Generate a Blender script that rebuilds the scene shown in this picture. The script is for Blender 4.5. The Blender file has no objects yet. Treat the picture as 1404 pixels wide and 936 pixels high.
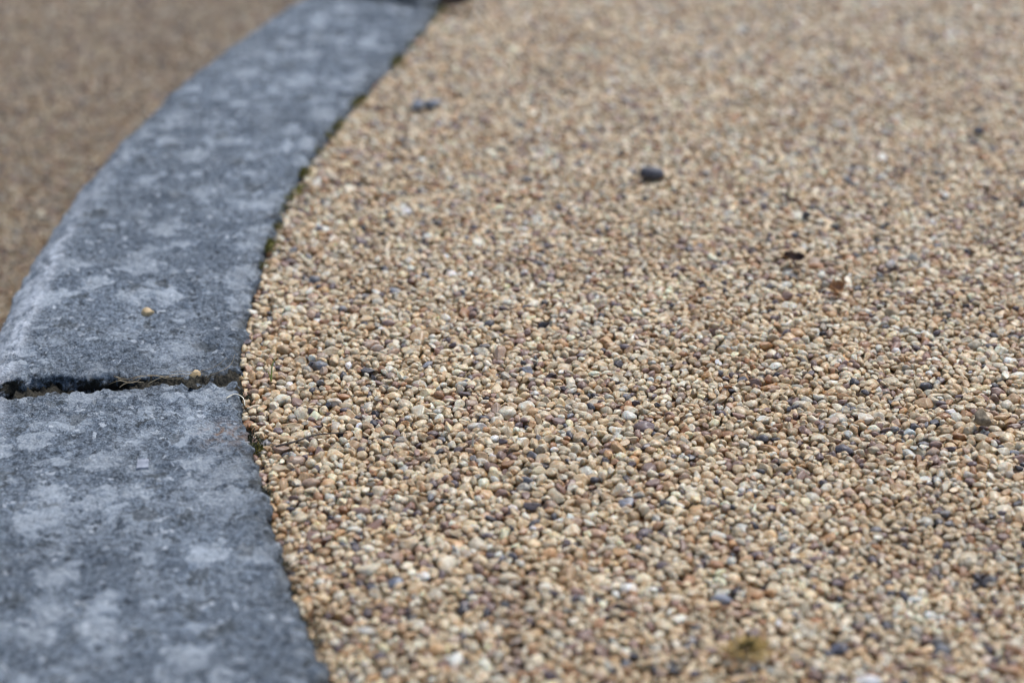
import bpy, bmesh, math, random
import numpy as np
from mathutils import Vector, Euler, Matrix

# ------------------------------------------------------------------ camera, sky, sun, exposure
scene = bpy.context.scene
C = scene.collection
R = math.radians
CAM_H, PITCH, LENS = 0.580, R(26.0), 70.0
cam_d = bpy.data.cameras.new('camera')
cam_d.lens = LENS
cam_d.sensor_width = 36.0
cam_d.sensor_fit = 'HORIZONTAL'
cam_d.clip_start = 0.02
cam_d.clip_end = 2000.0
cam_d.dof.use_dof = True
cam_d.dof.focus_distance = 1.25
cam_d.dof.aperture_fstop = 3.8
cam_d.dof.aperture_blades = 9
cam = bpy.data.objects.new('camera', cam_d)
cam.location = (0, 0, CAM_H)
cam.rotation_euler = (math.pi/2 - PITCH, 0, 0)
C.objects.link(cam)
scene.camera = cam

SUN_EL, SUN_AZ = R(62), R(38)            # azimuth clockwise from +Y: behind the gravel, to the right
world = bpy.data.worlds.new('World')
scene.world = world
world.use_nodes = True
wn = world.node_tree.nodes
wl = world.node_tree.links
bg = wn['Background']
sky = wn.new('ShaderNodeTexSky')
sky.sky_type = 'NISHITA'
sky.sun_disc = False
sky.sun_elevation = SUN_EL
sky.sun_rotation = SUN_AZ
sky.air_density = 1.0
sky.dust_density = 2.5
wl.new(sky.outputs['Color'], bg.inputs['Color'])
bg.inputs['Strength'].default_value = 0.095
sun_d = bpy.data.lights.new('sun', 'SUN')
sun_d.energy = 1.5
sun_d.angle = R(26)
sun_d.color = (1.0, 0.985, 0.96)
sun = bpy.data.objects.new('sun', sun_d)
sdir = Vector((math.sin(SUN_AZ)*math.cos(SUN_EL), math.cos(SUN_AZ)*math.cos(SUN_EL), math.sin(SUN_EL)))
sun.rotation_euler = sdir.to_track_quat('Z', 'Y').to_euler()
sun.location = (2, 3, 4)
C.objects.link(sun)
vs = scene.view_settings
vs.view_transform = 'Standard'
vs.look = 'None'
vs.exposure = 0.79
vs.gamma = 1.0
vs.use_curve_mapping = False
scene.cycles.filter_width = 1.1
scene.cycles.use_denoising = True
scene.cycles.adaptive_threshold = 0.02
scene.cycles.max_bounces = 8
scene.cycles.diffuse_bounces = 4
scene.cycles.denoising_input_passes = 'RGB_ALBEDO_NORMAL'
scene.cycles.denoising_prefilter = 'ACCURATE'

rng = np.random.default_rng(11)
random.seed(5)

# ------------------------------------------------------------------ helpers
FPX = 1404*LENS/36.0
def at(px, py, z=0.0):
    """point of the place at height z that the photograph shows at pixel (px, py)"""
    x = (px-702)/FPX
    y = (py-468)/FPX
    c, s = math.cos(PITCH), math.sin(PITCH)
    d = (x, c - y*s, -s - y*c)
    t = (z - CAM_H)/d[2]
    return Vector((d[0]*t, d[1]*t, z))

_perm = np.random.default_rng(3).permutation(256)
_perm = np.concatenate([_perm, _perm, _perm])
_grad = np.random.default_rng(4).normal(size=(256, 3))
_grad /= np.linalg.norm(_grad, axis=1)[:, None]
def pnoise(p):
    """gradient noise, p (n,3) -> (n,), about -0.6..0.6"""
    p = np.asarray(p, float)
    i = np.floor(p).astype(int)
    f = p - i
    u = f*f*f*(f*(f*6-15)+10)
    i &= 255
    out = np.zeros(len(p))
    for dx in (0, 1):
        wx = u[:, 0] if dx else 1-u[:, 0]
        for dy in (0, 1):
            wy = u[:, 1] if dy else 1-u[:, 1]
            for dz in (0, 1):
                wz = u[:, 2] if dz else 1-u[:, 2]
                h = _perm[_perm[_perm[(i[:, 0]+dx) & 255] + ((i[:, 1]+dy) & 255)] + ((i[:, 2]+dz) & 255)]
                g = _grad[h]
                out += wx*wy*wz*(g[:, 0]*(f[:, 0]-dx)+g[:, 1]*(f[:, 1]-dy)+g[:, 2]*(f[:, 2]-dz))
    return out
def fbm(p, octaves=3, gain=0.5):
    a, s, o = 1.0, 0.0, np.zeros(len(p))
    for k in range(octaves):
        o += a*pnoise(np.asarray(p)*(2.03**k) + 17.3*k)
        a *= gain
    return o

def mesh_obj(name, verts, faces, mat, parent=None, smooth=True):
    me = bpy.data.meshes.new(name)
    me.from_pydata([tuple(v) for v in verts], [], faces)
    me.update()
    if smooth:
        me.polygons.foreach_set('use_smooth', [True]*len(me.polygons))
    if mat:
        me.materials.append(mat)
    o = bpy.data.objects.new(name, me)
    C.objects.link(o)
    if parent:
        o.parent = parent
    return o
def tag(o, label, cat, group=None):
    o['label'] = label
    o['category'] = cat
    if group:
        o['group'] = group
    return o
def empty(name, loc):
    o = bpy.data.objects.new(name, None)
    o.location = loc
    o.empty_display_size = 0.01
    C.objects.link(o)
    return o

class Nodes:
    def __init__(self, name):
        self.m = bpy.data.materials.new(name)
        self.m.use_nodes = True
        self.t = self.m.node_tree
        self.b = self.t.nodes['Principled BSDF']
    def n(self, kind, **kw):
        nd = self.t.nodes.new(kind)
        for k, v in kw.items():
            if k in nd.inputs.keys():
                nd.inputs[k].default_value = v
            else:
                setattr(nd, k, v)
        return nd
    def l(self, a, b):
        self.t.links.new(a, b)
    def noise(self, vec, scale, detail=4, rough=0.55, w=None):
        nd = self.n('ShaderNodeTexNoise')
        if w is not None:
            nd.noise_dimensions = '4D'
            self.l(w, nd.inputs['W'])
        nd.inputs['Scale'].default_value = scale
        nd.inputs['Detail'].default_value = detail
        nd.inputs['Roughness'].default_value = rough
        self.l(vec, nd.inputs['Vector'])
        return nd.outputs['Fac']
    def ramp(self, fac, stops):
        nd = self.n('ShaderNodeValToRGB')
        e = nd.color_ramp.elements
        while len(e) < len(stops):
            e.new(0.5)
        for el, (p, c) in zip(e, stops):
            el.position = p
            el.color = (c, c, c, 1) if isinstance(c, (int, float)) else (*c, 1)
        self.l(fac, nd.inputs['Fac'])
        return nd.outputs['Color']
    def mix(self, a, b, fac, mode='MIX'):
        nd = self.n('ShaderNodeMix', data_type='RGBA', blend_type=mode)
        for s, v in ((nd.inputs['A'], a), (nd.inputs['B'], b)):
            pass
        ia = [s for s in nd.inputs if s.name == 'A' and s.type == 'RGBA'][0]
        ib = [s for s in nd.inputs if s.name == 'B' and s.type == 'RGBA'][0]
        fa = nd.inputs['Factor']
        for s, v in ((ia, a), (ib, b), (fa, fac)):
            if hasattr(v, 'is_output'):
                self.l(v, s)
            elif s is fa:
                s.default_value = v
            else:
                s.default_value = (*v, 1)
        return [s for s in nd.outputs if s.type == 'RGBA'][0]
    def math(self, op, a, b=0.0):
        nd = self.n('ShaderNodeMath', operation=op)
        for s, v in ((nd.inputs[0], a), (nd.inputs[1], b)):
            if hasattr(v, 'is_output'):
                self.l(v, s)
            else:
                s.default_value = v
        return nd.outputs[0]
    def bump(self, height, strength, dist):
        nd = self.n('ShaderNodeBump')
        nd.inputs['Strength'].default_value = strength
        nd.inputs['Distance'].default_value = dist
        self.l(height, nd.inputs['Height'])
        self.l(nd.outputs['Normal'], self.b.inputs['Normal'])

# ------------------------------------------------------------------ materials
def pebble_material():
    N = Nodes('pebble_stone')
    at_ = N.n('ShaderNodeAttribute')
    at_.attribute_type = 'INSTANCER'
    at_.attribute_name = 'tint'
    tc = N.n('ShaderNodeTexCoord').outputs['Object']
    rnd = N.math('MULTIPLY', N.n('ShaderNodeObjectInfo').outputs['Random'], 40.0)
    big = N.noise(tc, 1.3, 3, 0.6, rnd)
    fine = N.noise(tc, 5.0, 4, 0.65, rnd)
    stain = N.noise(tc, 0.9, 2, 0.5, N.math('ADD', rnd, 7.3))
    col0 = N.mix(at_.outputs['Color'], (0.78, 0.56, 0.33), N.ramp(stain, [(0.48, 0.0), (0.66, 0.9)]), 'MULTIPLY')
    col = N.mix(col0, N.ramp(big, [(0.3, (0.70, 0.56, 0.42)), (0.5, (1, 1, 1)), (0.72, (1.18, 1.20, 1.22))]), 0.75, 'MULTIPLY')
    col = N.mix(col, N.ramp(fine, [(0.32, 0.55), (0.5, 1.0), (0.75, 1.12)]), 0.65, 'MULTIPLY')
    N.l(col, N.b.inputs['Base Color'])
    N.l(N.ramp(fine, [(0.3, 0.62), (0.7, 0.36)]), N.b.inputs['Roughness'])
    N.b.inputs['Specular IOR Level'].default_value = 0.5
    N.b.inputs['Coat Weight'].default_value = 0.7      # the clear resin that binds the stones
    N.b.inputs['Coat Roughness'].default_value = 0.30
    N.b.inputs['Subsurface Weight'].default_value = 0.4       # translucent quartz
    N.b.inputs['Subsurface Radius'].default_value = (1.0, 0.55, 0.28)
    N.b.inputs['Subsurface Scale'].default_value = 0.0015
    N.bump(fine, 0.35, 0.12)
    return N.m
def soil_material(name, c0, c1):
    N = Nodes(name)
    tc = N.n('ShaderNodeTexCoord').outputs['Object']
    f = N.noise(tc, 350, 6, 0.7)
    g = N.noise(tc, 60, 4)
    col = N.mix(c0, c1, N.ramp(f, [(0.35, 0.0), (0.7, 1.0)]))
    col = N.mix(col, N.ramp(g, [(0.3, 0.6), (0.7, 1.2)]), 0.8, 'MULTIPLY')
    N.l(col, N.b.inputs['Base Color'])
    N.b.inputs['Roughness'].default_value = 0.95
    N.bump(f, 0.8, 0.002)
    return N.m
def far_gravel_material():
    """gravel too far off to tell the stones apart"""
    N = Nodes('distant_gravel')
    tc = N.n('ShaderNodeTexCoord').outputs['Object']
    v = N.n('ShaderNodeTexVoronoi')
    v.inputs['Scale'].default_value = 170
    N.l(tc, v.inputs['Vector'])
    sep = N.n('ShaderNodeSeparateColor')
    N.l(v.outputs['Color'], sep.inputs['Color'])
    col = N.ramp(sep.outputs['Red'], [(0.0, (0.06, 0.055, 0.06)), (0.12, (0.14, 0.10, 0.075)), (0.4, (0.30, 0.20, 0.115)), (0.7, (0.42, 0.33, 0.22)), (1.0, (0.56, 0.50, 0.41))])
    col = N.mix(col, N.ramp(v.outputs['Distance'], [(0.3, 1.0), (0.9, 0.35)]), 1.0, 'MULTIPLY')
    N.l(col, N.b.inputs['Base Color'])
    N.b.inputs['Roughness'].default_value = 0.7
    inv = N.math('SUBTRACT', 1.0, v.outputs['Distance'])
    N.bump(inv, 1.0, 0.004)
    return N.m
def concrete_material():
    N = Nodes('weathered_concrete')
    tc = N.n('ShaderNodeTexCoord').outputs['Object']
    warp = N.n('ShaderNodeVectorMath', operation='ADD')
    nz = N.n('ShaderNodeTexNoise')
    nz.inputs['Scale'].default_value = 90
    nz.inputs['Detail'].default_value = 3
    N.l(tc, nz.inputs['Vector'])
    sc = N.n('ShaderNodeVectorMath', operation='SCALE')
    sc.inputs['Scale'].default_value = 0.022
    N.l(nz.outputs['Color'], sc.inputs[0])
    N.l(tc, warp.inputs[0])
    N.l(sc.outputs[0], warp.inputs[1])
    wv = warp.outputs[0]
    grain = N.noise(tc, 560, 5, 0.75)
    grit = N.noise(tc, 230, 4, 0.65)
    patch = N.noise(wv, 34, 6, 0.62)
    broad = N.noise(tc, 9, 3, 0.5)
    spots = N.noise(wv, 95, 3, 0.5)
    # cement paste with grains showing
    col = N.ramp(grain, [(0.30, (0.022, 0.028, 0.036)), (0.42, (0.104, 0.130, 0.160)), (0.55, (0.205, 0.248, 0.296)), (0.70, (0.42, 0.48, 0.545))])
    col = N.mix(col, N.ramp(grit, [(0.36, 0.32), (0.5, 0.98), (0.66, 1.3)]), 0.9, 'MULTIPLY')
    # dark algae film
    dark = N.ramp(patch, [(0.36, 1.0), (0.50, 0.0)])
    col = N.mix(col, N.mix(col, (0.50, 0.52, 0.56), 1.0, 'MULTIPLY'), N.math('MULTIPLY', dark, 0.5))
    # pale lichen crust
    pale = N.ramp(N.math('ADD', patch, N.math('MULTIPLY', N.math('SUBTRACT', grit, 0.5), 0.35)), [(0.515, 0.0), (0.575, 1.0)])
    palec = N.ramp(grain, [(0.3, (0.20, 0.23, 0.26)), (0.5, (0.36, 0.41, 0.46)), (0.72, (0.50, 0.55, 0.59))])
    col = N.mix(col, palec, N.math('MULTIPLY', pale, 0.36))
    for vsc, thr, gate, tone, amt in ((40, 0.35, 0.64, palec, 0.9), (75, 0.28, 0.76, (0.40, 0.455, 0.51), 0.75), (170, 0.24, 0.88, (0.52, 0.57, 0.62), 0.8), (52, 0.26, 0.80, (0.060, 0.068, 0.070), 0.55)):
        vo = N.n('ShaderNodeTexVoronoi')
        vo.inputs['Scale'].default_value = vsc
        N.l(wv, vo.inputs['Vector'])
        sp = N.n('ShaderNodeSeparateColor')
        N.l(vo.outputs['Color'], sp.inputs['Color'])
        dd = N.math('ADD', vo.outputs['Distance'], N.math('ADD', N.math('MULTIPLY', N.math('SUBTRACT', grit, 0.5), 1.05), N.math('MULTIPLY', N.math('SUBTRACT', grain, 0.5), 0.45)))
        dd = N.math('SUBTRACT', dd, N.math('MULTIPLY', sp.outputs['Green'], 0.22))
        mk = N.math('MULTIPLY', N.ramp(dd, [(thr-0.04, 1.0), (thr+0.02, 0.0)]), N.math('GREATER_THAN', sp.outputs['Red'], gate))
        col = N.mix(col, tone, N.math('MULTIPLY', mk, amt))
    col = N.mix(col, N.ramp(broad, [(0.3, 0.82), (0.7, 1.14)]), 1.0, 'MULTIPLY')
    # wear along the outer arris, algae along the gravel and in the joint (vertex masks)
    wr = N.n('ShaderNodeAttribute')
    wr.attribute_name = 'wear'
    sep = N.n('ShaderNodeSeparateColor')
    N.l(wr.outputs['Color'], sep.inputs['Color'])
    wn_ = N.noise(tc, 75, 4, 0.6)
    wf = N.math('MULTIPLY', sep.outputs['Red'], N.ramp(wn_, [(0.37, 0.0), (0.52, 1.0)]))
    col = N.mix(col, (0.58, 0.63, 0.69), wf)
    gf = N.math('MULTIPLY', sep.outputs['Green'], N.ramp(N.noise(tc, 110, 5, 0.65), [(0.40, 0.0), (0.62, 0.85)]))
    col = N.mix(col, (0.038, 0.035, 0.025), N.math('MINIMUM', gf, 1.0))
    bf = N.math('MULTIPLY', sep.outputs['Blue'], N.ramp(N.noise(tc, 160, 4, 0.6), [(0.45, 0.0), (0.6, 0.8)]))
    col = N.mix(col, (0.24, 0.135, 0.07), bf)
    N.l(col, N.b.inputs['Base Color'])
    N.b.inputs['Roughness'].default_value = 0.88
    N.b.inputs['Specular IOR Level'].default_value = 0.3
    h = N.math('ADD', N.math('MULTIPLY', grain, 0.5), N.math('ADD', grit, N.math('MULTIPLY', pale, 0.25)))
    N.bump(h, 1.0, 0.0030)
    return N.m
def plain_material(name, c0, c1, scale=200, rough=0.7, sss=0.0, bump=0.3, bdist=0.0006, coord='Object'):
    N = Nodes(name)
    tc = N.n('ShaderNodeTexCoord').outputs[coord]
    f = N.noise(tc, scale, 5, 0.65)
    N.l(N.mix(c0, c1, N.ramp(f, [(0.35, 0.0), (0.68, 1.0)])), N.b.inputs['Base Color'])
    N.b.inputs['Roughness'].default_value = rough
    N.bump(f, bump, bdist)
    return N.m
M_peb = pebble_material()
M_soil = soil_material('dark_soil', (0.016, 0.015, 0.011), (0.075, 0.066, 0.045))
M_bed = soil_material('bedding_grit', (0.028, 0.021, 0.015), (0.11, 0.08, 0.05))
M_far = far_gravel_material()
M_conc = concrete_material()
M_slate = plain_material('slate', (0.035, 0.036, 0.048), (0.105, 0.105, 0.125), 140, 0.5)
M_bluegrey = plain_material('blue_grey_stone', (0.15, 0.17, 0.21), (0.36, 0.39, 0.45), 160, 0.55)
M_tan = plain_material('tan_stone', (0.42, 0.29, 0.14), (0.62, 0.47, 0.27), 220, 0.5)
M_leaf_dark = plain_material('dead_leaf_dark', (0.020, 0.010, 0.006), (0.075, 0.036, 0.020), 150, 0.6)
M_leaf_brown = plain_material('dead_leaf_brown', (0.030, 0.014, 0.008), (0.14, 0.068, 0.038), 190, 0.55)
M_leaf_orange = plain_material('dead_leaf_orange', (0.26, 0.12, 0.05), (0.46, 0.26, 0.12), 150, 0.5)
M_moss = plain_material('moss', (0.085, 0.090, 0.016), (0.27, 0.235, 0.05), 90, 0.8)
M_moss_grey = plain_material('grey_green_moss', (0.028, 0.030, 0.018), (0.12, 0.12, 0.07), 90, 0.85)
M_moss_dark = plain_material('dark_moss', (0.035, 0.03, 0.006), (0.13, 0.10, 0.02), 90, 0.85)
M_moss_dry = plain_material('dry_moss', (0.36, 0.24, 0.06), (0.62, 0.45, 0.17), 90, 0.8)
M_blade = plain_material('green_blade', (0.24, 0.32, 0.08), (0.45, 0.50, 0.16), 60, 0.5)
M_straw = plain_material('dry_straw', (0.16, 0.12, 0.07), (0.44, 0.36, 0.23), 120, 0.55)
M_stalk = plain_material('pale_stalk', (0.62, 0.57, 0.44), (0.80, 0.76, 0.64), 120, 0.55)
M_twig = plain_material('dark_twig', (0.030, 0.022, 0.018), (0.085, 0.062, 0.050), 260, 0.8)
M_clod = plain_material('dirt_clod', (0.15, 0.12, 0.08), (0.38, 0.31, 0.22), 300, 0.95, bump=0.8)

# ------------------------------------------------------------------ plan of the kerb ring (concentric about CX, CY)
CX, CY = 1.4465, 1.3376
R_IN, R_OUT = 1.6276, 1.7826
inner_px = [(620, -12), (600, 8), (584, 30), (560, 72), (525, 107), (477, 143), (451, 179), (423, 220), (404, 262), (389, 290), (378, 315), (357, 362),
            (346, 392), (338, 445), (330, 480), (322, 512), (326, 540), (337, 570), (346, 605), (355, 647), (370, 694), (383, 747), (403, 824), (428, 884), (450, 931)]
outer_px = [(413, 0), (333, 63), (277, 103), (217, 153), (170, 203), (127, 255), (97, 319), (60, 385), (43, 422), (23, 465), (3, 512)]
def polar(p):
    return math.atan2(p.y-CY, CX-p.x), math.hypot(p.x-CX, p.y-CY)
_pi = sorted(polar(at(*q)) for q in inner_px)
_po = sorted(polar(at(*q)) for q in outer_px)
def fit_edge(pts, lo, hi, deg, R0):
    q = [(a, r) for a, r in pts if lo <= a <= hi]
    return np.polyfit([a for a, r in q], [r-R0 for a, r in q], deg)
A_JOINT = polar(at(322, 515))[0]
_ci_near = fit_edge(_pi, -1, A_JOINT+0.002, 2, R_IN)
_ci_far = fit_edge(_pi, A_JOINT+0.004, 1, 4, R_IN)
_co = fit_edge(_po, -1, 1, 2, R_OUT)
def r_in(a):
    a = np.asarray(a, float)
    near = np.polyval(_ci_near, np.clip(a, -0.36, 0))
    far = np.polyval(_ci_far, np.clip(a, -0.14, 0.405))
    w = np.clip((a-(A_JOINT-0.004))/0.008, 0, 1)
    # rounded inner corners either side of the joint
    d = np.abs(a-A_JOINT)*R_IN
    return R_IN + near*(1-w) + far*w + 0.002*np.exp(-d/0.010)
def r_out(a):
    return R_OUT + np.polyval(_co, np.clip(np.asarray(a, float), -0.16, 0.40))
def plan(a, r):
    return CX - r*np.cos(a), CY + r*np.sin(a)

# ------------------------------------------------------------------ kerb stones
def kerb_stone(name, a0f, a1f, step_near, step_far, seed):
    """a0f(t), a1f(t): end angle at t = 0 (gravel side) .. 1 (outer side)"""
    # profile across, as (fraction parameter kind, offset, z)
    TOPW = 0.155
    step = step_near
    prof = []                                     # (distance from inner edge in mm-like metres, or from outer edge), z
    for z in np.arange(-0.075, -0.0051, 0.0025):
        prof.append(('i', 0.0, z))
    for k in np.linspace(0, 1, 6):                 # worn gravel-side arris
        th = k*math.pi/2
        prof.append(('i', 0.005*(1-math.cos(th)), -0.005*(1-math.sin(th))))
    nt = int(TOPW/step)
    for k in range(1, nt):
        prof.append(('t', k/nt, 0.0))
    for k in np.linspace(0, 1, 4):
        prof.append(('o', -0.003*(1-k), -0.0012*k*k))
    for k in np.linspace(0.1, 1, 12):               # chamfer to the outer side
        prof.append(('o', 0.021*k, -0.0012 - 0.011*k - 0.004*k*k))
    for z in np.arange(-0.022, -0.16, -0.006):
        prof.append(('o', 0.0225, z))
    # ends along
    ends = []
    for z in np.arange(-0.075, -0.0051, 0.0025):
        ends.append(('s', 0.0, z))
    for k in np.linspace(0, 1, 5):
        th = k*math.pi/2
        ends.append(('s', 0.005*(1-math.cos(th)), -0.005*(1-math.sin(th))))
    d = 0.005
    L = float((a1f(0.0)-a0f(0.0))*R_IN)
    while d < L-0.008:
        frac = d/L
        d += step_near*(1-frac) + step_far*frac
        ends.append(('m', d, 0.0))
    ends = [e for e in ends if not (e[0] == 'm' and e[1] > L-0.0055)]
    for k in np.linspace(1, 0, 5):
        th = k*math.pi/2
        ends.append(('e', -0.005*(1-math.cos(th)), -0.005*(1-math.sin(th))))
    for z in np.arange(-0.0075, -0.076, -0.0025):
        ends.append(('e', 0.0, z))
    nu, nv = len(prof), len(ends)
    tt = np.zeros(nu)
    for i, (k, o, z) in enumerate(prof):
        tt[i] = o/TOPW if k == 'i' else (0.005/TOPW + (1-0.008/TOPW)*o if k == 't' else 1 + o/TOPW)
    zu = np.array([p[2] for p in prof])
    zv = np.array([e[2] for e in ends])
    T = np.repeat(tt[None, :], nv, 0)
    tc = np.clip(T, 0, 1)
    A0 = a0f(tc)
    A1 = a1f(tc)
    A = np.zeros_like(T)
    for j, (k, o, z) in enumerate(ends):
        if k == 's':
            A[j] = A0[j] + o/R_IN
        elif k == 'e':
            A[j] = A1[j] + o/R_IN
        else:
            A[j] = A0[j] + (A1[j]-A0[j])*o/L
    ri, ro = r_in(A), r_out(A)
    RR = ri + (ro-ri)*T
    X, Y = plan(A, RR)
    Z = np.maximum(-np.hypot(zu[None, :], zv[:, None]), -0.15)
    P = np.stack([X, Y, Z], -1).reshape(-1, 3)
    # normals by finite differences
    G = P.reshape(nv, nu, 3)
    du = np.gradient(G, axis=1)
    dv = np.gradient(G, axis=0)
    nrm = np.cross(du, dv)
    nrm /= np.linalg.norm(nrm, axis=2)[..., None] + 1e-12
    if nrm[nv//2, nu//2, 2] < 0:
        nrm = -nrm
    flip = np.cross(du, dv)[nv//2, nu//2, 2] < 0
    nrm = nrm.reshape(-1, 3)
    q = P + seed
    e_end = np.minimum((A-A0)*R_IN, (A1-A)*R_IN).reshape(-1)
    e_in = (T*TOPW).reshape(-1)
    e_out = ((1-T)*TOPW).reshape(-1)
    edge_end = np.exp(-np.maximum(e_end, 0)/0.008)
    edge_in = np.exp(-np.maximum(e_in, 0)/0.007)
    disp = 0.0030*pnoise(q*22) + 0.0022*pnoise(q*60+3) + 0.0018*pnoise(q*150+9) + 0.0017*pnoise(q*330+5) + 0.0011*pnoise(q*620)
    chips = fbm(q*95+31, 4, 0.68)
    disp += edge_end*(0.0055*chips - 0.0012) + edge_in*(0.0042*chips + 0.004*pnoise(q*38+8) - 0.0004)
    pits = pnoise(q*240+77)
    disp -= 0.0032*np.clip(pits-0.26, 0, 1)/0.3
    crust = pnoise(q*45+pnoise(q*110)[:, None]*0.5)
    disp += 0.0010*np.clip((crust-0.10)*9, 0, 1)
    P2 = P + nrm*disp[:, None]
    idx = np.arange(nu*nv).reshape(nv, nu)
    f4 = np.stack([idx[:-1, :-1], idx[:-1, 1:], idx[1:, 1:], idx[1:, :-1]], -1).reshape(-1, 4)
    if flip:
        f4 = f4[:, ::-1]
    o = mesh_obj(name, P2, f4.tolist(), M_conc)
    ca = o.data.color_attributes.new('wear', 'FLOAT_COLOR', 'POINT')
    wear = np.clip(np.exp(-((e_out)/0.0065)**2) + 0.55*((e_out < 0) & (P[:, 2] > -0.018)), 0, 1)*np.clip(1.2-np.abs(((A.reshape(-1))+0.05)/0.16), 0, 1)
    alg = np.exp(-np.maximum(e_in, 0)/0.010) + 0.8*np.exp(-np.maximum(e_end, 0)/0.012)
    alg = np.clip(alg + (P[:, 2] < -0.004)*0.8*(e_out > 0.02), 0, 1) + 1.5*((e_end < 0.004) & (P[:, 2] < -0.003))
    corner = np.exp(-((P[:, 0]+0.172)**2+(P[:, 1]-1.062)**2)/0.014**2)
    cols = np.stack([np.clip(wear, 0, 1), alg, np.clip(corner*1.2, 0, 1), np.ones_like(wear)], 1).astype(np.float32)
    ca.data.foreach_set('color', cols.ravel())
    return o

# joint between the two near stones: edges measured along it
def ang_of(px, py):
    return polar(at(px, py))[0]
_tj = np.array([0, .1, .3, .55, .8, 1.0])
_near_end = np.array([ang_of(*p) for p in ((325, 525), (290, 523), (215, 525), (140, 530), (60, 535), (2, 545))])
_far_start = np.array([ang_of(*p) for p in ((325, 513), (296, 516), (215, 517), (140, 516), (60, 515), (8, 520))])
a_near_end = lambda t: np.interp(t, _tj, _near_end)
a_far_start = lambda t: np.interp(t, _tj, _far_start)
A_FAR_END = 0.392
k_near = kerb_stone('kerb_stone', lambda t: -0.47+0*np.asarray(t, float), a_near_end, 0.0016, 0.0012, 2.0)
tag(k_near, 'weathered blue-grey concrete kerb stone in front of the open joint, mottled with pale lichen', 'kerb stone', 'kerb stones')
k_far = kerb_stone('kerb_stone', a_far_start, lambda t: A_FAR_END+0*np.asarray(t, float), 0.0012, 0.0030, 6.3)
tag(k_far, 'long curved grey kerb stone beyond the open joint, whitish wear along its outer edge', 'kerb stone', 'kerb stones')
k_last = kerb_stone('kerb_stone', lambda t: A_FAR_END+0.008+0*np.asarray(t, float), lambda t: 0.80+0*np.asarray(t, float), 0.004, 0.006, 11.7)
tag(k_last, 'next kerb stone beyond the joint at the very top edge of the picture', 'kerb stone', 'kerb stones')

# soil packed into the joint
def joint_soil():
    n, m = 260, 44
    V, F = [], []
    for i in range(n):
        t = -0.025 + 1.145*i/(n-1)
        a0 = float(a_near_end(np.clip(t, 0, 1))) - 0.006
        a1 = float(a_far_start(np.clip(t, 0, 1))) + 0.006
        for j in range(m):
            a = a0 + (a1-a0)*j/(m-1)
            r = float(r_in(a))*(1-t) + float(r_out(a))*t
            x, y = plan(a, r)
            V.append((x, y, 0))
    V = np.array(V)
    tt = np.repeat(-0.025 + 1.145*np.arange(n)/(n-1), m)
    z = np.interp(tt, [-0.1, 0.05, 0.25, 0.42, 0.52, 0.62, 0.8, 0.95, 1.1], [-0.003, -0.002, -0.002, -0.006, -0.013, -0.016, -0.009, -0.010, -0.03])
    V[:, 2] = z + 0.0050*fbm(V*150+5, 4, 0.72) + 0.0022*np.abs(pnoise(V*420))
    F = [(i*m+j, i*m+j+1, (i+1)*m+j+1, (i+1)*m+j) for i in range(n-1) for j in range(m-1)]
    F = [f[::-1] for f in F]
    o = mesh_obj('joint_soil', V, F, M_soil)
    tag(o, 'dark crumbly soil filling the open joint between the two kerb stones', 'soil')
    return o
joint_soil()

# ------------------------------------------------------------------ setting sheets
def disc_sheet(name, pts, z, mat):
    o = mesh_obj(name, [(x, y, z) for x, y in pts], [tuple(range(len(pts)))], mat, smooth=False)
    o['kind'] = 'structure'
    return o
GROUND_Z = -0.125
ground = disc_sheet('ground', [(-1500, -1500), (1500, -1500), (1500, 1500), (-1500, 1500)], GROUND_Z-0.010, M_far)
bed_z = -0.0165
aa = np.linspace(-math.pi, math.pi, 241)[:-1]
bed = disc_sheet('gravel_surface', [(CX - (R_IN+0.02)*math.cos(a), CY + (R_IN+0.02)*math.sin(a)) for a in -aa], bed_z, M_far)

# ------------------------------------------------------------------ pebble shapes
def pebble_mesh(name, seed, sub=3, angular=0.5):
    r = np.random.default_rng(seed)
    bm = bmesh.new()
    bmesh.ops.create_icosphere(bm, subdivisions=sub, radius=1.0)
    V = np.array([v.co[:] for v in bm.verts])
    # soft facets
    npl = int(r.integers(7, 15))
    for k in range(npl):
        n = r.normal(size=3)
        n /= np.linalg.norm(n)
        d = r.uniform(0.45, 0.85) if angular > 0.4 else r.uniform(0.8, 0.97)
        h = V @ n
        over = np.clip(h-d, 0, None)
        V -= n[None, :]*(over*0.96)[:, None]
    off = r.uniform(0, 100, 3)
    V *= (1 + 0.26*pnoise(V*0.9+off) + 0.16*pnoise(V*2.0+off) + 0.05*pnoise(V*4.5+off))[:, None]
    V -= (V.max(0)+V.min(0))/2
    V /= (V.max(0)-V.min(0))/2
    for v, c in zip(bm.verts, V):
        v.co = c
    me = bpy.data.meshes.new(name)
    bm.to_mesh(me)
    bm.free()
    me.polygons.foreach_set('use_smooth', [True]*len(me.polygons))
    me.materials.append(M_peb)
    return me
NPROTO = 36
protos = [pebble_mesh('pebble', 100+i, 3, 0.7 if i % 3 else 0.3) for i in range(NPROTO)]

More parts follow.
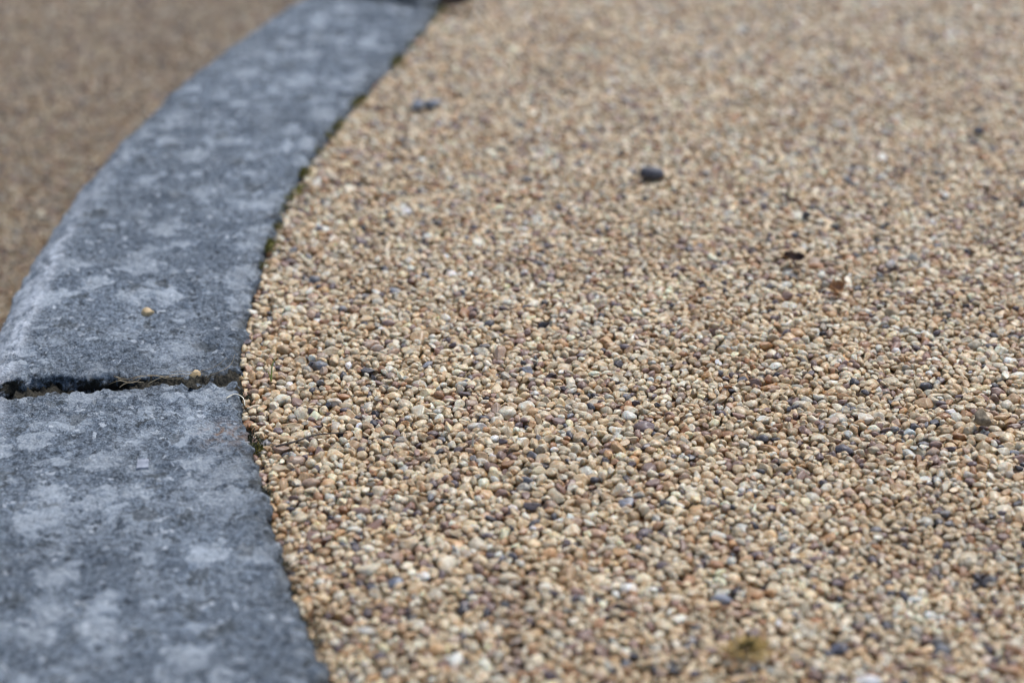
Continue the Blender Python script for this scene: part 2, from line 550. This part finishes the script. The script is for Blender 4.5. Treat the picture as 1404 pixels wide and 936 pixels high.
PAL = [  # linear base colours, weight
    ((0.65, 0.535, 0.37), 30), ((0.62, 0.485, 0.31), 24), ((0.56, 0.415, 0.25), 14), ((0.47, 0.30, 0.15), 9), ((0.37, 0.195, 0.085), 4),
    ((0.68, 0.595, 0.46), 17), ((0.72, 0.68, 0.59), 5.5), ((0.43, 0.30, 0.215), 7), ((0.28, 0.175, 0.14), 7), ((0.46, 0.405, 0.335), 3),
    ((0.12, 0.085, 0.092), 4.2), ((0.050, 0.045, 0.058), 3.6), ((0.20, 0.20, 0.225), 1.0)]
_pc = np.array([p[0] for p in PAL])
_pw = np.array([p[1] for p in PAL], float)
_pw /= _pw.sum()
def tints(n, r, k=1.0):
    c = _pc[r.choice(len(PAL), n, p=_pw)]
    c = c*np.exp(r.normal(0, 0.14, (n, 1)))*np.exp(r.normal(0, 0.035, (n, 1))*np.array([[1.0, 0.0, -1.2]]))
    mx = c.max(1, keepdims=True)
    c = mx*(c/mx)**1.05
    return np.clip(c*np.asarray(k)*np.array([[0.975, 1.008, 0.985]]), 0.015, 0.80)

# ------------------------------------------------------------------ laying the pebbles: each settles on those below it
CELL = 0.001
def make_kernels():
    ks = []
    for a in np.arange(0.0013, 0.0078, 0.00035):
        for asp in (0.92, 0.72, 0.55):
            for yaw in np.arange(4)*math.pi/4:
                b = a*asp
                c = (a*b)**0.5*0.79
                n = int(math.ceil(a/CELL))
                g = np.arange(-n, n+1)*CELL
                gx, gy = np.meshgrid(g, g, indexing='ij')
                u = (gx*math.cos(yaw)+gy*math.sin(yaw))/a
                v = (-gx*math.sin(yaw)+gy*math.cos(yaw))/b
                q = 1-u*u-v*v
                L = np.where(q > 0, c*np.sqrt(np.clip(q, 0, None)), -9.0).astype(np.float32)
                ks.append((a, b, c, yaw, n, L, q > 0))
    return ks
KERN = make_kernels()
_ka = np.array([k[0] for k in KERN])
def lay(H, cells, top, seed, n_tries, preset=()):
    """H: height grid (kerb cells high); cells: (m,2) cells to drop on; top: finished level per cell"""
    r = np.random.default_rng(seed)
    owner = np.full(H.shape, -1, np.int32)
    out = []
    sizes = np.exp(r.normal(math.log(0.00358), 0.26, n_tries))
    late = np.arange(n_tries)/n_tries
    sizes = np.where(late > 0.72, sizes*0.74, sizes)
    sizes = np.clip(sizes, 0.0015, 0.0064)
    avals = np.unique(_ka)
    sid = np.clip(np.searchsorted(avals, sizes), 0, len(avals)-1)
    var = r.integers(0, 12, n_tries)
    KC = 6
    cand = cells[r.integers(0, len(cells), (n_tries, KC))]
    def stamp(i, j, z, K):
        n = K[4]
        w = H[i-n:i+n+1, j-n:j+n+1]
        s = z + K[5]
        m = K[6] & (s > w)
        w[m] = s[m]
        owner[i-n:i+n+1, j-n:j+n+1][m] = len(out)
    for (i, j, kid, tint) in preset:
        K = KERN[kid]
        z = float(top[i, j]) - K[2]*0.72
        stamp(i, j, z, K)
        out.append((i, j, z, kid, tint))
    nx, ny = H.shape
    for t in range(n_tries):
        kid = int(sid[t]*12 + var[t])
        K = KERN[kid]
        n = K[4]
        L = K[5]
        best = 1e9
        for i, j in cand[t].tolist():
            if i < n or j < n or i+n >= nx or j+n >= ny:
                continue
            z = float((H[i-n:i+n+1, j-n:j+n+1] + L).max())
            if z < best:
                best, bi, bj = z, i, j
        if best > 0.5:
            continue
        z = best - 0.30*K[2]
        if z + K[2] > top[bi, bj] + 0.0004:
            continue
        stamp(bi, bj, z, K)
        out.append((bi, bj, z, kid, None))
    cnt = np.bincount(owner[owner >= 0], minlength=len(out))
    return out, cnt

X0, Y0 = -0.30, 0.66
NX, NY = int(1.16/CELL), int(1.56/CELL)
gx = X0 + (np.arange(NX)+0.5)*CELL
gy = Y0 + (np.arange(NY)+0.5)*CELL
GX, GY = np.meshgrid(gx, gy, indexing='ij')
GA = np.arctan2(GY-CY, CX-GX)
GR = np.hypot(GX-CX, GY-CY)
edge_d = r_in(GA.ravel()).reshape(GA.shape) - GR            # distance from the kerb's face
inside = edge_d > -0.0012
flat = np.stack([GX.ravel(), GY.ravel(), np.zeros(GX.size)], 1)
und = pnoise(flat*np.array([7, 7, 1])).reshape(GX.shape)
sag = np.interp(GA, [-0.5, -0.36, -0.24, -0.15, -0.08, 0.1], [0.009, 0.008, 0.006, 0.002, -0.0005, -0.0015])
TOP = -0.0025 + 0.0032*und - sag*np.exp(-np.clip(edge_d, 0, 1)/0.022) - 0.0010
H = np.where(inside, bed_z + 0.0008, 1.0).astype(np.float32)
# what the camera (and one a step aside) sees of it
half = 0.262*(GY*math.cos(PITCH) + CAM_H*math.sin(PITCH))
CORE = inside & (np.abs(GX) < half + 0.05) & (GY < 2.16) & (GY > 0.72)
cells = np.argwhere(CORE)
def cell_of(px, py):
    p = at(px, py, -0.003)
    return int((p.x-X0)/CELL), int((p.y-Y0)/CELL)
def kid_for(a, asp, yaw):
    av = np.unique(_ka)
    return int(np.argmin(np.abs(av-a))*12 + asp*4 + yaw)
CREAM, WHITE, DARK, OCHRE, GREYB = (0.60, 0.52, 0.37), (0.68, 0.68, 0.68), (0.045, 0.046, 0.065), (0.40, 0.25, 0.11), (0.22, 0.24, 0.29)
big = [(507, 777, .0068, 1, 0, CREAM), (1190, 931, .0072, 1, 0, WHITE), (612, 768, .0058, 1, 1, CREAM), (697, 560, .0052, 0, 0, (0.64, 0.58, 0.44)),
       (720, 553, .0050, 0, 0, (0.66, 0.62, 0.50)), (722, 503, .0046, 1, 0, GREYB), (655, 580, .0056, 2, 0, (0.66, 0.64, 0.58)), (745, 442, .0042, 2, 0, DARK),
       (730, 690, .0044, 2, 0, (0.07, 0.05, 0.06)), (1266, 548, .0050, 0, 0, OCHRE),
       (1355, 790, .0046, 0, 0, DARK), (1158, 612, .0050, 2, 0, (0.10, 0.09, 0.11)), (1270, 525, .0046, 2, 0, DARK),
       (1187, 569, .0050, 0, 2, (0.64, 0.58, 0.46)), (1203, 567, .0050, 0, 2, (0.62, 0.55, 0.42)), (985, 545, .0060, 2, 0, CREAM), (505, 505, .0045, 1, 0, DARK),
       (697, 788, .0062, 2, 0, CREAM), (560, 740, .0056, 1, 0, CREAM), (405, 625, .0050, 1, 0, (0.36, 0.25, 0.17)), (427, 655, .0052, 1, 0, (0.38, 0.26, 0.17)),
       (385, 610, .0050, 1, 0, (0.30, 0.20, 0.13)), (397, 757, .0058, 0, 0, (0.58, 0.50, 0.36)), 
       (990, 815, .0056, 2, 0, GREYB), (720, 243, .0058, 2, 0, DARK), (1150, 885, .0046, 1, 0, (0.13, 0.13, 0.17)), (460, 545, .0048, 1, 0, (0.60, 0.57, 0.50))]
preset = []
for px, py, a, asp, yaw, tint in big:
    i, j = cell_of(px, py)
    preset.append((i, j, kid_for(a, asp, yaw), tint))
laid, cnt = lay(H, cells, TOP, 21, 150000, preset)

# a patch that repeats at its borders, for gravel past the edges of the view and for the lower ground
PN = 300
Hp = np.full((PN+40, PN+40), 0.0, np.float32)
pc = np.argwhere(np.ones((PN, PN), bool)) + 20
plaid, pcnt = lay(Hp, pc, np.full(Hp.shape, 0.0115, np.float32), 77, 15000)

def to_arrays(out, cntv, x0, y0, r):
    keep = [k for k in range(len(out)) if cntv[k] > 0]
    n = len(keep)
    P = np.array([(x0+(out[k][0]+0.5)*CELL, y0+(out[k][1]+0.5)*CELL, out[k][2]) for k in keep])
    P[:, :2] += r.uniform(-0.4, 0.4, (n, 2))*CELL
    S = np.array([KERN[out[k][3]][:3] for k in keep])*1.13*np.stack([np.ones(n), np.ones(n), r.uniform(0.82, 1.12, n)], 1)
    yaw = np.array([KERN[out[k][3]][3] for k in keep]) + r.normal(0, 0.2, n) + math.pi*r.integers(0, 2, n)
    E = np.stack([r.normal(0, 0.22, n), r.normal(0, 0.22, n), yaw], 1)
    T = tints(n, r)
    dark = (T.max(1) < 0.15) & (S[:, 0] > 0.0040)
    T[dark] = tints(int(dark.sum()), r)
    for q, k in enumerate(keep):
        if out[k][4] is not None:
            T[q] = out[k][4]
    return P, S, E, T, np.array([cntv[k] for k in keep])
P, S, E, T, V = to_arrays(laid, cnt, X0, Y0, rng)
_dr = fbm(P*np.array([[14, 14, 0.0]])+3.0, 3, 0.6)
T = np.clip(T*np.exp(0.26*_dr[:, None]*np.array([[0.8, 1.0, 1.3]])), 0.015, 0.78)   # cleaner and dirtier patches
PP, PS, PE, PT, PV = to_arrays(plaid, pcnt, -0.02, -0.02, rng)
print('pebbles core', len(P), 'patch', len(PP))

# ------------------------------------------------------------------ instancer for the mass of pebbles
proto_coll = bpy.data.collections.new('pebble_shapes')
for i, me in enumerate(protos):
    o = bpy.data.objects.new('pebble_shape', me)
    proto_coll.objects.link(o)
ng = bpy.data.node_groups.new('gravel', 'GeometryNodeTree')
ng.interface.new_socket('Geometry', in_out='INPUT', socket_type='NodeSocketGeometry')
ng.interface.new_socket('Geometry', in_out='OUTPUT', socket_type='NodeSocketGeometry')
gi = ng.nodes.new('NodeGroupInput')
go = ng.nodes.new('NodeGroupOutput')
ci = ng.nodes.new('GeometryNodeCollectionInfo')
ci.inputs['Collection'].default_value = proto_coll
ci.inputs['Separate Children'].default_value = True
ci.inputs['Reset Children'].default_value = True
iop = ng.nodes.new('GeometryNodeInstanceOnPoints')
iop.inputs['Pick Instance'].default_value = True
def named(nm, typ):
    nd = ng.nodes.new('GeometryNodeInputNamedAttribute')
    nd.data_type = typ
    nd.inputs['Name'].default_value = nm
    return nd.outputs['Attribute']
ng.links.new(gi.outputs[0], iop.inputs['Points'])
ng.links.new(ci.outputs[0], iop.inputs['Instance'])
ng.links.new(named('shape', 'INT'), iop.inputs['Instance Index'])
e2r = ng.nodes.new('FunctionNodeEulerToRotation')
ng.links.new(named('turn', 'FLOAT_VECTOR'), e2r.inputs[0])
ng.links.new(e2r.outputs[0], iop.inputs['Rotation'])
ng.links.new(named('size', 'FLOAT_VECTOR'), iop.inputs['Scale'])
ng.links.new(iop.outputs[0], go.inputs[0])
def gravel_mass(name, P, S, E, T, parent, r):
    me = bpy.data.meshes.new(name)
    me.vertices.add(len(P))
    me.vertices.foreach_set('co', np.asarray(P, np.float32).ravel())
    for nm, typ, key, arr in (('size', 'FLOAT_VECTOR', 'vector', S), ('turn', 'FLOAT_VECTOR', 'vector', E)):
        me.attributes.new(nm, typ, 'POINT').data.foreach_set(key, np.asarray(arr, np.float32).ravel())
    me.attributes.new('shape', 'INT', 'POINT').data.foreach_set('value', r.integers(0, NPROTO, len(P)).astype(np.int32))
    rgba = np.concatenate([T, np.ones((len(T), 1))], 1).astype(np.float32)
    me.attributes.new('tint', 'FLOAT_COLOR', 'POINT').data.foreach_set('color', rgba.ravel())
    me.materials.append(M_peb)
    o = bpy.data.objects.new(name, me)
    C.objects.link(o)
    o.parent = parent
    md = o.modifiers.new('gravel', 'NODES')
    md.node_group = ng
    o['kind'] = 'stuff'
    return o

# the 300 that show largest become pebbles of their own
depth = P[:, 1]*math.cos(PITCH) + (CAM_H-P[:, 2])*math.sin(PITCH)
vpx = 702 + FPX*P[:, 0]/depth
vpy = 468 - FPX*(P[:, 1]*math.sin(PITCH) - (CAM_H-P[:, 2])*math.cos(PITCH))/depth
show = V/depth**2*((vpx > 5) & (vpx < 1399) & (vpy > 5) & (vpy < 931))
order = np.argsort(-show)
sel = order[:300]
rest = order[300:]
for k in sel:
    o = bpy.data.objects.new('pebble', protos[int(rng.integers(NPROTO))])
    o.location = P[k]
    o.scale = S[k]
    o.rotation_euler = E[k]
    o['tint'] = [float(c) for c in T[k]]
    o.parent = bed
    C.objects.link(o)
gravel_mass('pebbles', P[rest], S[rest], E[rest], T[rest], bed, rng)

def tile(x0, x1, y0, y1, zoff, keepf, r, k=1.0):
    PPs = []
    w = PN*CELL
    for ix in range(math.floor(x0/w), math.ceil(x1/w)):
        for iy in range(math.floor(y0/w), math.ceil(y1/w)):
            q = PP.copy()
            s = S_ = PS
            rot = int(r.integers(4))
            xy = q[:, :2] - w/2
            for _ in range(rot):
                xy = np.stack([-xy[:, 1], xy[:, 0]], 1)
            q[:, :2] = xy + w/2 + np.array([ix*w, iy*w])
            q[:, 2] += zoff
            e = PE.copy()
            e[:, 2] += rot*math.pi/2
            m = keepf(q)
            PPs.append((q[m], PS[m], e[m], tints(int(m.sum()), r, k)))
    return [np.concatenate(z) for z in zip(*PPs)]
def keep_ext(q):
    a = np.arctan2(q[:, 1]-CY, CX-q[:, 0])
    rr = np.hypot(q[:, 0]-CX, q[:, 1]-CY)
    i = ((q[:, 0]-X0)/CELL).astype(int)
    j = ((q[:, 1]-Y0)/CELL).astype(int)
    ok = (i >= 0) & (j >= 0) & (i < NX) & (j < NY)
    core = np.zeros(len(q), bool)
    core[ok] = CORE[i[ok], j[ok]]
    hf = 0.262*(q[:, 1]*math.cos(PITCH) + CAM_H*math.sin(PITCH)) + 0.22
    return (~core) & (rr < r_in(a)-0.004) & (q[:, 0] < hf)
ext = tile(-0.3, 1.2, 0.5, 2.5, -0.0155, keep_ext, rng)
gravel_mass('pebbles', *ext, bed, rng)
def keep_low(q):
    a = np.arctan2(q[:, 1]-CY, CX-q[:, 0])
    rr = np.hypot(q[:, 0]-CX, q[:, 1]-CY)
    return (rr > r_out(a)+0.024) & (q[:, 0] > -1.05-0.0*q[:, 1])
low = tile(-1.2, 0.2, 1.0, 2.9, GROUND_Z-0.0115, keep_low, rng, np.array([[0.54, 0.50, 0.43]]))  # lower drive browner; lens falloff and kerb shade also darkened into its tint
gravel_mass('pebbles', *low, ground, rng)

# ------------------------------------------------------------------ loose single things
def loose_pebble(px, py, z, dims, mat, label, rot=(0, 0, 0), seed=1, group=None, sink=0.25):
    me = protos[seed % NPROTO].copy()
    me.name = 'pebble'
    me.materials.clear()
    me.materials.append(mat)
    s = Vector(dims)/2
    for v in me.vertices:
        v.co = Vector((v.co.x*s.x, v.co.y*s.y, v.co.z*s.z))
    o = bpy.data.objects.new('pebble', me)
    p = at(px, py, z)
    o.location = (p.x, p.y, z + s.z*(1-sink))
    o.rotation_euler = rot
    C.objects.link(o)
    return tag(o, label, 'pebble', group)
loose_pebble(893, 244, -0.003, (0.021, 0.014, 0.011), M_slate, 'dark slate pebble standing proud of the pale gravel', (0, 0.1, 0.1), 6)
loose_pebble(572, 150, -0.003, (0.012, 0.010, 0.009), M_bluegrey, 'blue-grey pebble of a touching pair near the far kerb, the one closer to the kerb', (0, 0, 0.5), 9)
loose_pebble(593, 148, -0.004, (0.016, 0.011, 0.009), M_bluegrey, 'blue-grey pebble of a touching pair near the far kerb, the one farther from the kerb', (0, 0, 0.1), 10)
loose_pebble(203, 432, 0.0, (0.0085, 0.007, 0.0055), M_tan, 'single tan pebble lying on top of the grey kerb stone', (0.1, 0.1, 0.4), 13, sink=0.15)
loose_pebble(268, 520, -0.004, (0.008, 0.007, 0.007), M_tan, 'small tan pebble lodged in the joint between kerb stones', (0.4, 0.1, 0.4), 16)
loose_pebble(28, 531, -0.012, (0.013, 0.010, 0.010), M_clod, 'grey-brown crumb wedged in the outer end of the kerb joint', (0.3, 0.2, 0.9), 19)
loose_pebble(1340, 184, -0.003, (0.010, 0.008, 0.008), M_slate, 'small black stone crumb on the gravel by the right edge of the picture', (0, 0.1, 0.3), 22)
loose_pebble(1106, 299, -0.003, (0.008, 0.007, 0.007), M_slate, 'small black stone crumb between the two dark dead leaves', (0, 0.1, 1.3), 25)

def chip(px, py):
    p = at(px, py, 0.001)
    w, d, h = 0.0075, 0.011, 0.0016
    V_ = [(-w/2, -d/2, 0), (w/2, -d*0.42, 0), (w*0.46, d/2, 0), (-w*0.5, d*0.45, 0)]
    V_ = [(x, y, -0.001) for x, y, z in V_] + [(x*0.9, y*0.9, h) for x, y, z in V_]
    F_ = [(3, 2, 1, 0), (4, 5, 6, 7), (0, 1, 5, 4), (1, 2, 6, 5), (2, 3, 7, 6), (3, 0, 4, 7)]
    o = mesh_obj('stone_chip', V_, F_, M_bluegrey, smooth=False)
    o.location = p
    o.rotation_euler = (0.05, 0.03, 0.1)
    return tag(o, 'small flat square blue-grey chip lying on the nearer kerb stone', 'stone chip')
chip(196, 638)

def leaf(px, py, z, L, W, curl, mat, label, rz, tilt=0.3, name='dead_leaf'):
    n, m = 14, 8
    top, F_ = [], []
    for i in range(n):
        u = i/(n-1)
        w = W*math.sin(math.pi*min(max(u, 0.02), 0.98))**0.7*(1+0.22*math.sin(u*17+px))
        for j in range(m):
            v = j/(m-1)*2-1
            x = (u-0.5)*L
            y = v*w/2
            zz = curl*W*(v*v)*0.8 + 0.10*L*math.sin(u*5+px) + 0.02*L*math.sin(v*7+u*9)
            top.append((x, y, zz))
    k = len(top)
    bot = [(x, y, zz-0.0003) for x, y, zz in top]
    for i in range(n-1):
        for j in range(m-1):
            a = i*m+j
            F_.append((a, a+m, a+m+1, a+1))
            F_.append((k+a, k+a+1, k+a+m+1, k+a+m))
    ring = [j for j in range(m)] + [i*m+m-1 for i in range(1, n)] + [(n-1)*m+j for j in range(m-2, -1, -1)] + [i*m for i in range(n-2, 0, -1)]
    for a, b in zip(ring, ring[1:]+ring[:1]):
        F_.append((a, b, k+b, k+a))
    o = mesh_obj(name, top+bot, F_, mat)
    p = at(px, py, z)
    o.location = p
    o.rotation_euler = (tilt, 0.05, rz)
    return tag(o, label, 'leaf')
leaf(1088, 354, 0.0015, 0.016, 0.008, 0.6, M_leaf_brown, 'curled dark brown dead leaf scrap lying flat on the gravel', 0.1, 0.5)
leaf(1082, 272, 0.0005, 0.017, 0.004, 0.5, M_leaf_brown, 'narrow dark brown dead leaf sliver farther back on the gravel', -0.6, 0.3)
leaf(1145, 395, 0.002, 0.013, 0.010, 0.5, M_leaf_orange, 'small orange-brown leaf fragment on the gravel', 0.4, 0.7)
leaf(1215, 372, 0.000, 0.016, 0.005, 0.4, M_leaf_brown, 'thin dark leaf scrap to the right of the orange-brown leaf fragment', 0.2, 0.2)
leaf(625, 3, 0.004, 0.036, 0.016, 0.5, M_leaf_dark, 'dark brown leaf at the top edge where kerb meets gravel', 0.1, 0.5)

def strand_mesh(pts, r0, r1, sides=5):
    pts = [Vector(p) for p in pts]
    V_, F_ = [], []
    n = len(pts)
    for i, p in enumerate(pts):
        d = (pts[min(i+1, n-1)]-pts[max(i-1, 0)]).normalized()
        s = d.cross(Vector((0, 0, 1)))
        if s.length < 1e-4:
            s = Vector((1, 0, 0))
        s.normalize()
        t = s.cross(d)
        r = r0+(r1-r0)*i/(n-1)
        for k in range(sides):
            a = 2*math.pi*k/sides
            V_.append(p + s*math.cos(a)*r + t*math.sin(a)*r*0.7)
    for i in range(n-1):
        for k in range(sides):
            a, b = i*sides+k, i*sides+(k+1) % sides
            F_.append((a, b, b+sides, a+sides))
    F_.append(tuple(range(sides))[::-1])
    F_.append(tuple((n-1)*sides+k for k in range(sides)))
    return V_, F_
def curve_pts(ctrl, n=14):
    ctrl = [Vector(c) for c in ctrl]
    out = []
    m = len(ctrl)-1
    for i in range(n):
        t = i/(n-1)*m
        k = min(int(t), m-1)
        u = t-k
        p0, p1, p2, p3 = ctrl[max(k-1, 0)], ctrl[k], ctrl[k+1], ctrl[min(k+2, m)]
        out.append(0.5*((2*p1)+(p2-p0)*u+(2*p0-5*p1+4*p2-p3)*u*u+(3*p1-p0-3*p2+p3)*u**3))
    return out
def strand(name, ctrl, r0, r1, mat, parent=None, base=None):
    V_, F_ = strand_mesh(curve_pts(ctrl), r0, r1)
    if base is not None:
        V_ = [v-base for v in V_]
    o = mesh_obj(name, V_, F_, mat, parent)
    return o
base = at(200, 522, 0.0)
sg = empty('straw_tangle', base)
tag(sg, 'tangle of dry straw-coloured grass blades lying in the kerb joint', 'straw')
for pts, r_ in (([(146, 519, -.010), (157, 516, -.001), (172, 520, .002), (196, 515, .004), (236, 517, .001)], .0006),
                ([(158, 519, -.004), (176, 523, .003), (189, 517, .006), (208, 514, .005), (226, 516, .001)], .0005),
                ([(164, 531, .001), (171, 526, .003), (184, 523, .003), (197, 524, .001)], .0006),
                ([(203, 526, .001), (222, 517, .005), (246, 513, .004), (262, 514, .000)], .0005),
                ([(212, 514, -.002), (231, 519, .003), (252, 518, -.001)], .0004),
                ([(243, 521, -.001), (266, 511, .004), (294, 503, .003), (311, 490, .007)], .0004),
                ([(149, 527, -.006), (163, 522, .003), (181, 525, .003), (193, 519, -.002)], .0004),
                ([(222, 512, -.003), (248, 509, .003), (280, 512, .001)], .0004),
                ([(278, 517, -.002), (300, 510, .003), (316, 500, .004), (322, 486, .009)], .0004)):
    strand('blade', [at(x, y, z) for x, y, z in pts], r_*0.75, r_*0.35, M_straw, sg, base)
p = at(648, 612, -0.004)
tag(strand('grass_stalk', [p, p+Vector((0.0004, 0.001, 0.006)), p+Vector((0.001, -0.003, 0.010)), p+Vector((0.0022, -0.008, 0.014))], .0008, .0004, M_stalk),
    'thin pale dry stalk sticking up from the gravel in the sharp middle band', 'stalk')
g0 = at(372, 522, -0.004)
gt = empty('green_sprout', g0)
tag(gt, 'tiny green grass sprout growing out of the gravel near the kerb joint', 'sprout')
strand('blade', [(0, 0, 0), (0.0005, 0, 0.006), (0.0015, 0.001, 0.012), (0.004, 0.002, 0.016)], .0009, .0002, M_blade, gt)
strand('blade', [(0, 0, 0), (-0.001, 0, 0.004), (-0.0018, -0.001, 0.008)], .0007, .0002, M_blade, gt)
tag(strand('twig', [at(378, 612, .001), at(405, 605, .002), at(432, 596, .002), at(455, 594, .0025), at(476, 593, .001)], .0009, .0005, M_twig),
    'thin dark twig lying on the gravel by the nearer kerb stone', 'twig')
tag(strand('grass_stalk', [at(310, 546, .001), at(322, 540, .002), at(333, 545, .003), at(336, 556, .001)], .0005, .0003, M_stalk),
    'bent pale stalk over the inner corner of the nearer kerb stone', 'stalk')
tag(strand('grass_stalk', [at(925, 418, 0), at(932, 410, .004), at(935, 404, .008)], .0005, .0003, M_stalk),
    'short pale stalk above the sharp band, in the middle of the gravel', 'stalk')

def moss_clump(px, py, z, rad, hgt, mat, label, n=260, seed=1, stretch=1.0, ang=0.0, name='moss_clump', cat='moss'):
    r = np.random.default_rng(seed)
    V_, F_ = [], []
    for k in range(n):
        a = r.uniform(0, 2*math.pi)
        d = math.sqrt(r.uniform(0, 1))
        x, y = d*math.cos(a)*rad*stretch, d*math.sin(a)*rad
        x, y = x*math.cos(ang)-y*math.sin(ang), x*math.sin(ang)+y*math.cos(ang)
        h0 = hgt*(1-d*d)*r.uniform(0.3, 1.0)
        base_ = Vector((x, y, h0*0.6-0.001))
        dr = Vector((x/rad*0.9+r.normal(0, .5), y/rad*0.9+r.normal(0, .5), r.uniform(0.5, 1.6))).normalized()
        ln = r.uniform(0.0010, 0.0024)
        s = dr.cross(Vector((r.normal(), r.normal(), r.normal()))).normalized()*r.uniform(0.00022, 0.0005)
        b = len(V_)
        t = dr.cross(s).normalized()*s.length*0.5
        V_ += [base_-s, base_+s, base_+dr*ln*0.55+s*1.2+t, base_+dr*ln, base_+dr*ln*0.55-s*1.2+t]
        F_ += [(b, b+1, b+2, b+4), (b+4, b+2, b+3)]
    # cushion under the leaves
    b = len(V_)
    rings, seg = 5, 14
    for i in range(rings):
        d = 1-i/rings
        for k in range(seg):
            a = 2*math.pi*k/seg
            x, y = d*math.cos(a)*rad*stretch*0.9, d*math.sin(a)*rad*0.9
            x, y = x*math.cos(ang)-y*math.sin(ang), x*math.sin(ang)+y*math.cos(ang)
            V_.append(Vector((x, y, hgt*0.55*(1-d*d)-0.002+r.normal(0, 0.0003))))
    V_.append(Vector((0, 0, hgt*0.55-0.002)))
    for i in range(rings-1):
        for k in range(seg):
            a0, a1 = b+i*seg+k, b+i*seg+(k+1) % seg
            F_.append((a0, a1, a1+seg, a0+seg))
    for k in range(seg):
        F_.append((b+(rings-1)*seg+k, b+(rings-1)*seg+(k+1) % seg, len(V_)-1))
    o = mesh_obj(name, V_, F_, mat, smooth=False)
    o.location = at(px, py, z)
    return tag(o, label, cat)
def moss_tuft(px, py):
    r = np.random.default_rng(3)
    root = empty('moss_tuft', at(px, py, -0.003))
    tag(root, 'yellowish tuft of dry moss on the gravel at the bottom edge of the picture', 'moss')
    for nm, n, rad, l0, l1, up, mat in (('cushion', 170, 0.0030, 0.002, 0.004, 0.9, M_moss_dark), ('fronds', 190, 0.0075, 0.003, 0.008, 0.35, M_moss_dry)):
        V_, F_ = [], []
        for k in range(n):
            a = r.uniform(0, 2*math.pi)
            d = r.uniform(0, 1)**0.7*rad
            b0 = Vector((d*math.cos(a)*1.5, d*math.sin(a), 0.0015+max(0, 0.005*(1-d/rad))*r.uniform(0.4, 1)))
            dr = Vector((math.cos(a)*1.2+r.normal(0, .6), math.sin(a)+r.normal(0, .6), up+r.normal(0, .3))).normalized()
            ln = r.uniform(l0, l1)
            w = dr.cross(Vector((r.normal(), r.normal(), r.normal()))).normalized()*r.uniform(0.0002, 0.00042)
            q = len(V_)
            mid = b0 + dr*ln*0.6 + Vector((0, 0, 0.0006))
            V_ += [b0-w, b0+w, mid+w, b0+dr*ln, mid-w]
            F_ += [(q, q+1, q+2, q+4), (q+4, q+2, q+3)]
        mesh_obj(nm, V_, F_, mat, root, smooth=False)
moss_tuft(1025, 895)
def moss_strip(name, a_lo, a_hi, n, z0, z1, mat, label, seed, thresh):
    """moss growing in the seam between kerb and gravel, in broken runs"""
    r = np.random.default_rng(seed)
    V_, F_ = [], []
    a = r.uniform(a_lo, a_hi, n*4)
    g = pnoise(np.stack([a*R_IN*34, a*0+seed, a*0], 1)) + 0.5*pnoise(np.stack([a*R_IN*110, a*0+seed, a*0], 1))
    a = a[g > thresh][:n]
    for ak in a:
        rr = float(r_in(ak)) - abs(r.normal(0, 0.0040)) + 0.0012
        x, y = plan(ak, rr)
        b0 = Vector((x, y, z0+(z1-z0)*r.uniform(0, 1)))
        dr = Vector((r.normal(0.25, .5), r.normal(0, .5), r.uniform(0.5, 1.4))).normalized()
        ln = r.uniform(0.0012, 0.0032)
        w = dr.cross(Vector((r.normal(), r.normal(), r.normal()))).normalized()*r.uniform(0.0003, 0.0006)
        q = len(V_)
        V_ += [b0-w, b0+w, b0+dr*ln*0.6+w, b0+dr*ln, b0+dr*ln*0.6-w]
        F_ += [(q, q+1, q+2, q+4), (q+4, q+2, q+3)]
    o = mesh_obj(name, V_, F_, mat, smooth=False)
    return tag(o, label, 'moss')
moss_strip('moss_strip', -0.02, 0.40, 2000, -0.002, 0.0022, M_moss, 'thin broken line of green moss along the gravel side of the far curved kerb stone', 2, 0.10)
moss_strip('moss_strip', -0.40, A_JOINT-0.012, 1500, -0.010, -0.003, M_moss_grey, 'sparse dull moss in the dark gap along the gravel side of the nearer kerb stone', 5, 0.12)
moss_clump(449, 181, -0.003, 0.006, 0.004, M_moss, 'brightest yellow-green moss cushion on the far kerb edge', 220, 2, 1.8, 1.1)
moss_clump(408, 260, -0.003, 0.005, 0.004, M_moss, 'dark green moss cushion on the kerb edge below the brightest one', 220, 3, 2.4, 1.35)
moss_clump(350, 614, -0.006, 0.004, 0.004, M_moss, 'small moss cushion between the nearer kerb stone and the gravel, beside the twig', 200, 6, 1.5, -1.2)
moss_clump(300, 519, -0.006, 0.006, 0.003, M_moss_grey, 'low grey-green moss on the soil in the kerb joint', 200, 9, 1.8, 0.0)

def clod(px, py):
    me = protos[5].copy()
    me.name = 'dirt_clod'
    me.materials.clear()
    me.materials.append(M_clod)
    V_ = np.array([v.co[:] for v in me.vertices])
    V_ *= (1+0.35*pnoise(V_*3+4)+0.3*pnoise(V_*8))[:, None]*0.0050
    me.vertices.foreach_set('co', V_.astype(np.float32).ravel())
    me.update()
    o = bpy.data.objects.new('dirt_clod', me)
    o.location = at(px, py, 0.0) + Vector((0, 0, 0.003))
    C.objects.link(o)
    return tag(o, 'round rough grey-brown dirt clod on the gravel near the right edge', 'dirt clod')
clod(1346, 578)
